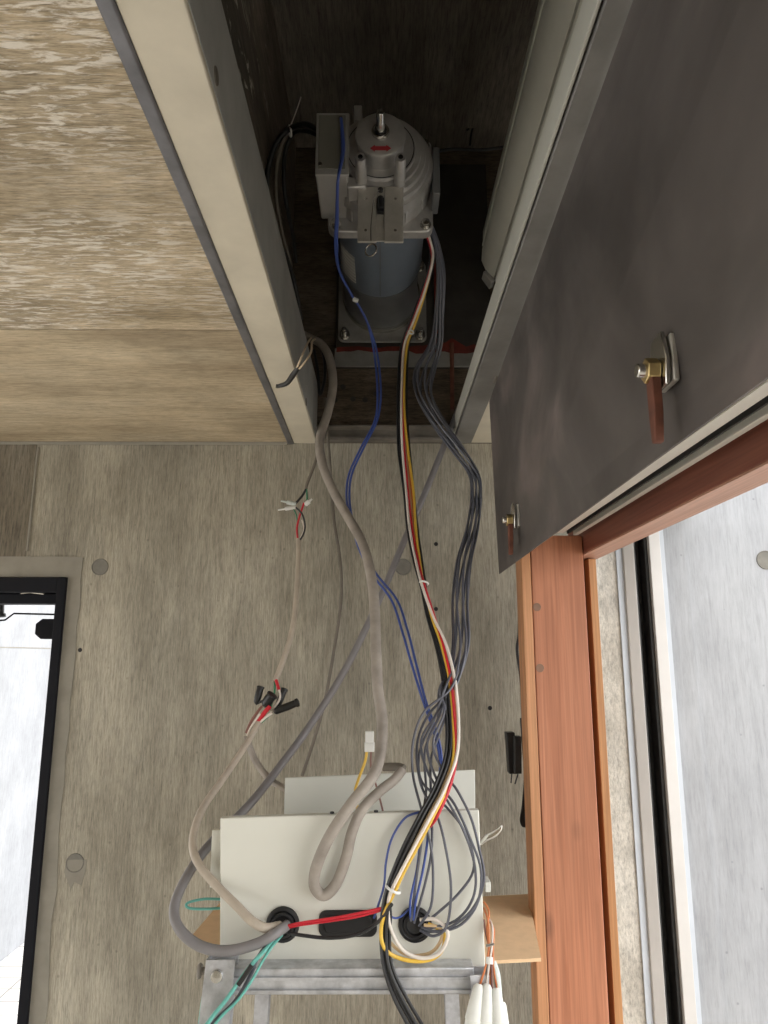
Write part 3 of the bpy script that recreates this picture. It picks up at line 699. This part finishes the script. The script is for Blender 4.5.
wire('core_black', [(294,506,1.283),(302,514,1.278),(305,526,1.276),(303,535,1.276),(299,541,1.278)], .0017, 'w_black', parent=sp)
wire('core_green', [(293,508,1.283),(297,518,1.283),(298,540,1.284)], .0012, 'w_green', parent=sp)
wire('middle_sheath', [(298.5,539,1.28),(298,570,1.26),(294,620,1.22),(286,652,1.19),(275,682,1.17)], .0046, 'pvc_tan', parent=sp)
wire('core_green', [(275,681,1.168),(274,695,1.16),(270,710,1.16)], .0016, 'w_green', parent=sp)
wire('core_red', [(276,680,1.165),(279,690,1.158)], .0026, 'w_red', parent=sp)
wire('core_white', [(277,684,1.162),(280,697,1.155),(274,708,1.155),(270,712,1.155)], .0018, 'w_white', parent=sp)
def taped(a, b2, r):
    g = MB(); a = at(*a); b2 = at(*b2); L_ = (b2-a).length
    g.lathe([(0, r*.45), (.003, r*.85), (L_*.5, r), (L_*.85, r*.92), (L_*.88, r*1.1), (L_-.001, r*1.05), (L_, r*.6)], a, b2-a, 14); g.build('taped_splice', M['tape'], sp)
taped((256,704,1.16), (261,686,1.165), .0058); taped((264,706,1.155), (273,694,1.15), .0085); taped((277,708,1.165), (285,688,1.17), .0055); taped((274,712,1.15), (299,702,1.15), .0062)
wire('core_black', [(256,704,1.16),(263,701,1.157),(268,702,1.155)], .002, 'w_black', parent=sp)
wire('core_red', [(270,706,1.15),(265,712,1.15),(259,720,1.15),(258,722,1.15)], .0036, 'w_red', parent=sp)
wire('core_white', [(272,713,1.149),(266,717,1.149),(258,724,1.149)], .002, 'w_white', parent=sp)
wire('core_brown', [(262,706,1.152),(252,720,1.15),(246,733,1.15)], .0022, 'w_brown', parent=sp)
wire('core_pink', [(260,714,1.148),(251,727,1.148),(247,736,1.148)], .0016, 'w_white', parent=sp)
wire('core_green', [(271,714,1.152),(262,722,1.154),(256,728,1.154)], .0014, 'w_green', parent=sp)
wire('lower_sheath', [(259,722,1.15),(250,738,1.14),(238,757,1.11),(222,780,1.07),(204,806,1.03),(195,828,1.0),(193,848,.98),(200,866,.96),(217,886,.945),(236,905,.93),(252,921,.922),(266,928,.925),(280,926,.938)], [.0045,.0050,.0052,.0054,.0058], 'pvc_tan', parent=sp, n=12)
wire('branch_cable', [(247,736,1.17),(250,748,1.17),(258,765,1.16),(272,781,1.14),(292,792,1.12)], .0052, 'pvc_dust', 'short pale grey cable curving down from the splice to behind the box', 'cable')
# blue pair from the motor
for k, dx in ((0, -1.3), (1, 1.5)):
    L = [(341,118,.872),(343+dx*.5,150,.872),(338,180,.86),(337+dx*.4,215,.93),(336+dx*.6,245,.99),(339,270,1.06),(351,294,1.12),(357,303,1.16),(367,322,1.2),(375+dx,350,1.25),(379+dx*1.2,390,1.26),(376+dx*.8,420,1.26),(362+dx,448,1.25),(350+dx,475,1.24),(348+dx,500,1.22),(353+dx*.4,524,1.20),(360+dx,548,1.18),(374+dx*1.6,574,1.16),(394+dx*2,600,1.13),(405+dx*2,632,1.09),(414+dx*1.6,665,1.05),(424+dx,700,1.02),(436+dx,735,1.0),(441+dx*.6,765,.985),(436+dx*.8,795,.96),(424+dx,812,.955) ,(424+dx*2.5,835,.94),(420+dx*2.2,868,.932),(413+dx*2,900,.93),(412+dx,920,.938)]
    wire('blue_wire', L, [.0020,.0020,.0020,.0018,.0014], 'w_blue', ['left one of the two blue wires hanging from the motor top to the box', 'right one of the two blue wires hanging from the motor top to the box'][k], 'wire', 'blue wires from the motor')
for (px, py, Y) in ((355, 299, 1.14), (353, 523, 1.20)):
    a = at(px-2, py, Y-.004); b2 = at(px+3, py+2, Y-.004); g = MB(); g.lathe([(0, .003), (.001, .0042), ((b2-a).length, .0038)], a, b2-a, 10)
    tag(g.build('wire_clip', M['white']), 'small white clip on the blue wires beside the motor body' if py < 400 else 'small white clip on the blue wires before the back wall', 'clip')
wire('blue_wire', [(420,812,.945),(405,818,.94),(392,838,.935),(386,862,.93),(384,885,.93),(378,906,.93),(374,918,.938)], .0014, 'w_blue', 'blue wire curving across the box cover to the oval grommet')
wire('blue_wire', [(388,892,.925),(385,908,.928),(392,917,.935),(400,917,.938),(410,908,.938)], .0012, 'w_blue', 'short blue wire crossing to the rim of the right grommet')
# coloured bundle
st = [(431,248,1.12,1.5),(431,264,1.13,2),(424,291,1.17,2.5),(414,320,1.22,3),(405,346,1.26,3.5),(402.5,380,1.26,4.5),(402,412,1.26,5),(404,450,1.25,6),(409,490,1.22,5),(413,530,1.18,5),(419,565,1.14,4),(424,588,1.10,3),(432,618,1.07,5),(441,645,1.04,5.5),(449,680,1.01,6),(453,720,.985,6),(452,755,.96,6.5),(442,787,.94,8),(428,815,.925,9),(413,845,.92,9),(400,872,.918,7),(391,893,.918,5)]
tailb = [(386,915,.918,4),(385,940,.92,4),(388,968,.915,4),(400,998,.91,6),(416,1028,.905,7),(424,1050,.90,8)]
OW = [.6,.6,.4,0,-.4,-.2,-.1,-.2,-.6,-.7,-.6,-.3,.4,.9,.9,.9,.8,.5,.35,.2,.1,0]
OR = [0,.1,-.3,-.2,-.3,-.15,-.1,0,-.2,-.1,.0,.2,.5,.4,.3,.2,.6,.95,1,1,1,1]
OY = [.3,.3,.5,.7,.6,.5,.5,.6,.8,.6,.4,.1,-.1,0,.1,.1,.3,.6,.62,.62,.6,.6]
OO = [.1,.1,.2,.3,.3,.2,.35,.45,.5,.35,.2,.3,.2,.2,.5,.5,.4,.3,.3,.3,.3,.3]
OK = [1,1,.9,1,1,.9,.95,1,1,.9,.8,.6,-.5,-.6,-.4,-.3,-.2,-.1,-.1,-.1,-.2,-.3]
st = [(424,226,1.06,1.5)] + st
def prof_(offs, oY, n=None, wob=.4, ph=0):
    o = [offs[0]] + offs; k = n or len(st)
    return [(x + o[i]*s_ + wob*math.sin(ph+i*1.3), y, Y + oY*.0022) for i, (x, y, Y, s_) in enumerate(st[:k])]
def strand(off, oY, stn, wob=0, ph=0.0):
    return [(x + off*s_ + wob*math.sin(ph+i*1.1), y, Y + oY*.0022) for i, (x, y, Y, s_) in enumerate(stn)]
G1 = 'coloured motor wires tied in one bundle'
for i, (off, oY) in enumerate(((-1.0, 0), (-.72, 1.2), (-.45, -.3), (0, 2.2))):
    wire('black_wire', (prof_(OK, 1.5) if i == 3 else strand(off, oY, st, .5, i)) + strand([-1, -.3, .3, 1.1][i], oY, tailb), .0021, 'w_black', 'one of the black wires of the coloured bundle, trailing below the box past the ladder', 'wire', 'black wires of the coloured bundle')
wire('white_wire', prof_(OW, -1.7, ph=1)[:-1] + [(390,895,.915),(388,915,.92),(393,935,.925),(404,951,.925),(421,958,.925),(438,954,.925),(447,940,.925),(446,928,.93),(434,919,.935),(420,920,.938)], .0022, 'w_white', 'white wire of the coloured bundle, looping below the right grommet', 'wire', G1)
wire('buff_wire', strand(.15, 0.6, st, .5, 2)[:-1] + [(386,900,.921),(384,925,.924),(390,942,.93),(408,955,.932),(430,953,.932),(441,940,.932),(440,928,.934),(424,925,.938)], .0020, 'w_tan', 'buff wire of the coloured bundle, looping just inside the white one', 'wire', G1)
wire('yellow_wire', prof_(OY, -.6, ph=3) + [(385,912,.916),(381,930,.918),(383,945,.918),(392,955,.922),(412,961,.925),(432,959,.927),(443,948,.93),(443,932,.934),(428,924,.938)], .0023, 'w_yellow', 'yellow wire of the coloured bundle, looping below the right grommet', 'wire', G1)
wire('orange_wire', prof_(OO, .8, 18, ph=4) + [(446,787,.95),(436,808,.955)], .0020, 'w_orange', 'orange-brown wire of the coloured bundle, ending behind the box cover', 'wire', G1)
wire('red_wire', prof_(OR, -.9, 19, ph=5) + [(437,816,.93),(430,826,.94)], .0024, 'w_red', 'red wire of the coloured bundle, at its right edge above the box', 'wire', G1)
wire('red_wire', [(283,929,.935),(300,925,.93),(330,921,.925),(360,916,.92),(386,909,.922)], .0015, 'w_red', 'red wire stretched between the left grommet and the bundle, lower one', 'wire')
wire('red_wire', [(283,927,.933),(300,923,.928),(330,918.5,.923),(360,913,.918),(388,906.5,.920)], .0015, 'w_red', 'red wire stretched between the left grommet and the bundle, upper one', 'wire')
wire('black_wire', [(285,932,.935),(300,935,.928),(330,938,.925),(358,934,.922),(378,922,.918),(392,904,.912)], .0021, 'w_black', 'black wire sagging below the oval grommet from the left grommet', 'wire')
def tie(px, py, Y, R_, d, label):
    g = MB(); c = at(px, py, Y); g.torus(c, d, R_, .0016, 24, 6); g.build
    o = g.build('cable_tie', M['white']); tag(o, label, 'cable tie')
tie(424, 583, 1.105, .0065, (.25, .3, 1), 'white cable tie round the coloured bundle in front of the wall')
tie(393, 889, .918, .0088, (.45, 0, 1), 'white cable tie round the bundle just above the oval grommet')
tie(411, 332, 1.235, .0048, (.4, .3, 1), 'pale cable tie round the coloured bundle beside the motor base')
# grey strands
sg = [(430,226,1.06,2),(437,246,1.12,2.5),(441,275,1.15,3.5),(439,315,1.20,4),(436,343,1.24,6),(425,370,1.26,10),(424,395,1.26,8),(440,425,1.265,7),(458,450,1.26,7),(474,475,1.25,5),(476,500,1.22,5),(472,530,1.18,6),(464,562,1.14,7),(460,602,1.10,8),(461,640,1.06,8),(456,668,1.03,7),(446,690,1.005,7)]
tails = [
 [(424,712,.99),(413,742,.98),(413,775,.97),(421,808,.945),(430,842,.935),(433,872,.932),(431,906,.93),(419,926,.938)],
 [(429,714,.995),(417,745,.985),(421,785,.96),(437,815,.94),(446,850,.93),(451,888,.928),(447,925,.928),(434,936,.93),(420,930,.938)],
 [(435,716,.99),(421,742,.98),(429,775,.96),(447,800,.94),(465,834,.93),(475,868,.928),(473,898,.928),(455,921,.93),(424,929,.938)],
 [(440,715,.985),(427,745,.975),(437,780,.955),(455,805,.94),(470,838,.93),(481,870,.925),(477,904,.925),(457,927,.928),(424,932,.938)],
 [(444,713,.98),(433,744,.97),(444,773,.955),(457,790,.945),(471,818,.935),(479,848,.93),(484,880,.925),(471,911,.925),(442,931,.93),(421,927,.938)],
 [(438,718,1.0),(425,750,.985),(426,790,.965),(423,815,.942),(421,845,.935),(416,882,.93),(411,921,.937)],
 [(446,712,.99),(439,735,.98),(431,760,.97),(431,800,.955),(432,845,.938),(426,880,.932),(414,923,.938)],
 [(434,720,.995),(420,750,.985),(421,780,.965),(440,800,.948),(464,830,.938),(474,866,.934),(459,893,.934),(428,921,.938)]]
SL = ['slate-grey wire bulging furthest left above the box, then falling steeply into the right grommet',
 'slate-grey wire arcing over the middle of the right grommet on the box cover',
 'slate-grey wire in the rightward fan, inner one reaching near the cover right edge',
 'slate-grey wire in the rightward fan, running along the right edge of the cover',
 'slate-grey wire swinging outermost past the right edge of the box cover',
 'slate-grey wire dropping almost straight to the left side of right grommet',
 'slate-grey wire dropping straight beside the blue wires into the right grommet',
 'slate-grey wire crossing the rightward fan and turning sharply back to the right grommet']
for i in range(8):
    L = []
    for j, (x_, y_, Y_, s_) in enumerate(sg):
        a = 2*PI*i/8 + j*.33
        L.append((x_ + s_*math.cos(a), y_, min(Y_ + s_*.0016*math.sin(a), 1.318)))
    wire('slate_wire', L + tails[i], [.0022,.0022,.0020,.0017,.0016], 'w_grey', SL[i], 'wire', 'slate-grey wires from the motor')
# teal wires bottom left
wire('teal_wire', [(279,934,.938),(266,949,.91),(252,964,.905),(240,980,.90),(226,1000,.895),(213,1016,.89),(196,1040,.885)], .0023, 'w_teal', 'teal wire with black sleeve hanging from left grommet, left of the other', 'wire')
o = wire('black_sleeve', [(252,965,.9035),(238,985,.898)], .0029, 'tape', 'black sleeve around the teal wire over the ladder corner', 'sleeve', sub=1)
wire('teal_wire', [(282,935,.938),(271,948,.912),(262,962,.908),(252,980,.90),(238,1000,.895),(220,1018,.89),(204,1040,.885)], .0016, 'w_teal', 'paler teal wire hanging from left grommet, right of the other', 'wire')
wire('grey_wire', [(280,934,.94),(268,944,.918),(258,957,.914),(252,972,.908),(236,1000,.90),(216,1020,.895),(200,1040,.89)], .0022, 'w_grey', 'dark grey wire hanging from left grommet behind the teal wires', 'wire')
wire('teal_loop', [(224,899.5,.985),(205,899,.985),(190,902,.98),(186,905.5,.975),(191,908.5,.975),(206,909,.98),(224,908,.985)], .0016, 'w_teal', 'thin teal wire loop sticking out left of the control box', 'wire')
wire('teal_wire', [(206,985,.93),(203,1000,.925),(199,1030,.92)], .0022, 'w_teal', 'teal wire running down along the outer side of the ladder rail', 'wire')
# connector + yellow wire
cn = thing('plug_connector', tuple(at(369, 750, 1.03)), 'white plug connector on yellow and brown wires standing behind the box', 'connector')
c = at(369.5, 741, 1.03)
g = MB(); g.box(c.x-.0058, c.x+.0058, 1.026, 1.034, c.z-.002, c.z+.013); g.box(c.x-.0068, c.x+.0068, 1.025, 1.035, c.z-.014, c.z-.0018); g.build('housing', M['white'], cn, bev=.0008)
wire('yellow_lead', [(367,750,1.03),(365,762,1.028),(359,778,1.02),(355,792,1.01),(357,806,1.0),(359,822,.99)], .0019, 'w_yellow', parent=cn)
wire('brown_lead', [(371,750,1.03),(371,768,1.03),(376,785,1.02),(383,812,1.0),(384,825,.99)], .0013, 'w_brown', parent=cn)
# frayed shield at the right of the box
g = MB(); g.tube([at(480,843,.965), at(486,838,.962), at(494,834,.96), at(500,829,.958), at(501.5,825,.957)], [.0035,.0042,.0045,.003,.0012], 8, 4, .6)
tag(g.build('frayed_shield', M['steel']), 'frayed silvery shield tail poking out right of the control box', 'wire')
# two cream wires with taped end at the left frame
tw = thing('taped_pair', tuple(at(290, 380, .96)), 'black-taped end of two cream wires dangling over the cream steel beam', 'wire')
wire('cream_wire', [(315,339,1.0),(312,342,.97),(311,352,.945),(305,362,.935),(299,369,.94)], .0015, 'w_cream', parent=tw)
wire('cream_wire', [(311,338,1.0),(307,344,.96),(302,356,.935),(297,368,.94)], .0015, 'w_cream', parent=tw)
g = MB(); g.tube([at(299,367,.94), at(293,375,.955), at(287,383,.975), at(279,386,.985), at(276,386,.985)], [.0034,.0042,.0038,.0030,.0028], 12, 4); g.build('tape_wrap', M['tape'], tw)
# cables in the recess left of the motor
for i, L in enumerate(([(318,130,.93),(304,124,.95),(288,130,.97),(274,148,.98),(267,180,1.0),(269,215,1.03),(277,240,1.08),(288,262,1.14),(296,290,1.2),(301,320,1.25)],
                       [(318,136,.94),(306,131,.96),(293,134,.98),(285,155,1.0),(284,185,1.04),(288,212,1.08),(293,236,1.14),(296,262,1.2)],
                       [(290,128,.97),(280,150,.99),(276,190,1.03),(281,226,1.08),(290,262,1.15),(297,300,1.22)])):
    wire('recess_cable', L, .0042 - .0008*i, 'pvc_dim' if i == 2 else 'tape', ['black cable curving outermost in the recess left of the motor', 'black cable curving nearest the motor terminal box in the recess', 'thin brownish cable hanging in the recess left of motor'][i], 'cable')
g = MB(); c = at(290, 131, .972); g.torus(c, (1, .2, .3), .008, .0015, 18, 6); tag(g.build('cable_tie', M['white']), 'white cable tie holding the black recess cables together', 'cable tie')
wire('tie_tail', [(290,127,.965),(296,112,.965),(301,97,.965)], .0009, 'w_white', 'thin pale cable tie tail sticking up in the recess', 'cable tie')
# dark cable and tuft at the back right of the recess
wire('recess_cable', [(432,152,1.31),(455,149,1.31),(480,150,1.31),(505,147,1.31)], .0035, 'w_black', 'black cable running level along the top of the recess back wall', 'cable')
tf_ = thing('wire_tuft', tuple(at(475, 128, 1.3)), 'small tuft of black wire ends at the recess top, right of the motor', 'wire')
for (x0, y0, x1, y1, x2, y2) in ((470,146,471,135,474,124), (474,126,469,121,467,124), (474,124,478,119,484,122), (475,126,481,125,487,127), (473,125,474,117,479,117), (474,126,470,128,467,130)):
    wire('wire_end', [(x0,y0,1.30),(x1,y1,1.295),(x2,y2,1.29)], .0022, 'w_black', parent=tf_)
# adapter hanging behind the post
ad = thing('black_adapter', tuple(at(515, 765, 1.24)), 'pair of slim black adapters hanging by black cord beside the timber post', 'adapter')
a = at(506, 731, 1.24); b2 = at(513, 774, 1.24)
def slab(p, q, w_, d_, name, mat='black'):
    p = at(*p); q = at(*q); g = MB(); u = (q-p)
    vs = []
    for e in (p, q):
        for sx, sy in ((-1, -1), (1, -1), (1, 1), (-1, 1)): vs.append(e + Vector((sx*w_/2, sy*d_/2, 0)))
    g.add(vs, [(0,3,2,1),(4,5,6,7),(0,1,5,4),(1,2,6,5),(2,3,7,6),(3,0,4,7)]); return g.build(name, M[mat], ad, bev=.001)
slab((509.5,732,1.25), (512.5,773,1.25), .014, .022, 'adapter_case'); slab((517,736,1.235), (517.5,773,1.235), .011, .018, 'adapter_case', 'slot')
wire('pin', [(512,773,1.25),(511,783,1.25)], .0012, 'w_black', parent=ad); wire('pin', [(518,774,1.235),(515,784,1.235)], .0012, 'w_black', parent=ad)
for k in range(4):
    wire('cord', [(521,718,1.24),(523+k*.8,745,1.235),(525+k*.6,775,1.235),(523+k*.5,805,1.235),(521+k,820,1.24),(524+k,826,1.245),(527,815,1.25),(527,780,1.255),(525,740,1.255)], .0022, 'w_black', parent=ad)
wire('hanging_cord', [(521,545,1.27),(519,590,1.27),(519,632,1.27),(517,650,1.27),(521,680,1.27),(523,720,1.26)], .0026, 'w_black', 'black cord hanging in the shadow between timber post and back wall', 'cord')
# orange leads and white sheaths at the lower right
ol = thing('sheathed_leads', tuple(at(490, 1010, .91)), 'bundle of orange leads ending in white sheaths, hanging right of the ladder top', 'wire')
for i, L in enumerate(([(484,908,.96),(488,922,.94),(489,945,.925),(486,965,.915),(479,988,.91)], [(485,914,.96),(492,925,.94),(492,945,.925),(489,966,.915),(486,990,.91)], [(484,920,.96),(486,935,.94),(490,950,.925),(492,968,.914),(492,990,.91)], [(490,922,.955),(494,930,.94),(493,948,.925),(494,970,.914),(498,992,.91)], [(484,902,.962),(489,912,.95),(487,930,.94),(490,955,.922),(490,985,.912)])):
    wire('orange_lead', L, .0012, ['w_orange','w_white','w_brown','w_orange','w_orange'][i], parent=ol)
g = MB(); g.cyl(at(489.5,957,.916), at(489.5,964,.914), .0042, 12); g.build('wrap', M['white'], ol)
g = MB(); g.tube([at(486,946,.922), at(494,944,.922)], .0016, 8, 1); g.build('clasp', M['steel'], ol)
for (x0, y0, x1, y1, r0) in ((479,984,470,1045,.010), (487,984,484,1045,.0095), (496,988,500,1045,.0095), (503,1002,506,1045,.0060)):
    a = at(x0, y0, .905); b2 = at(x1, y1, .89); L_ = (b2-a).length; g = MB()
    g.lathe([(0, r0*.35), (.003, r0*.6), (.02, r0*.85), (L_*.6, r0), (L_*.62, r0*.93), (L_, r0)], a, b2-a, 14); g.build('white_sheath', M['sheath'], ol)
wire('clear_sleeve', [(493,962,.92),(497,975,.915),(499,996,.912)], .004, 'clear', parent=ol)
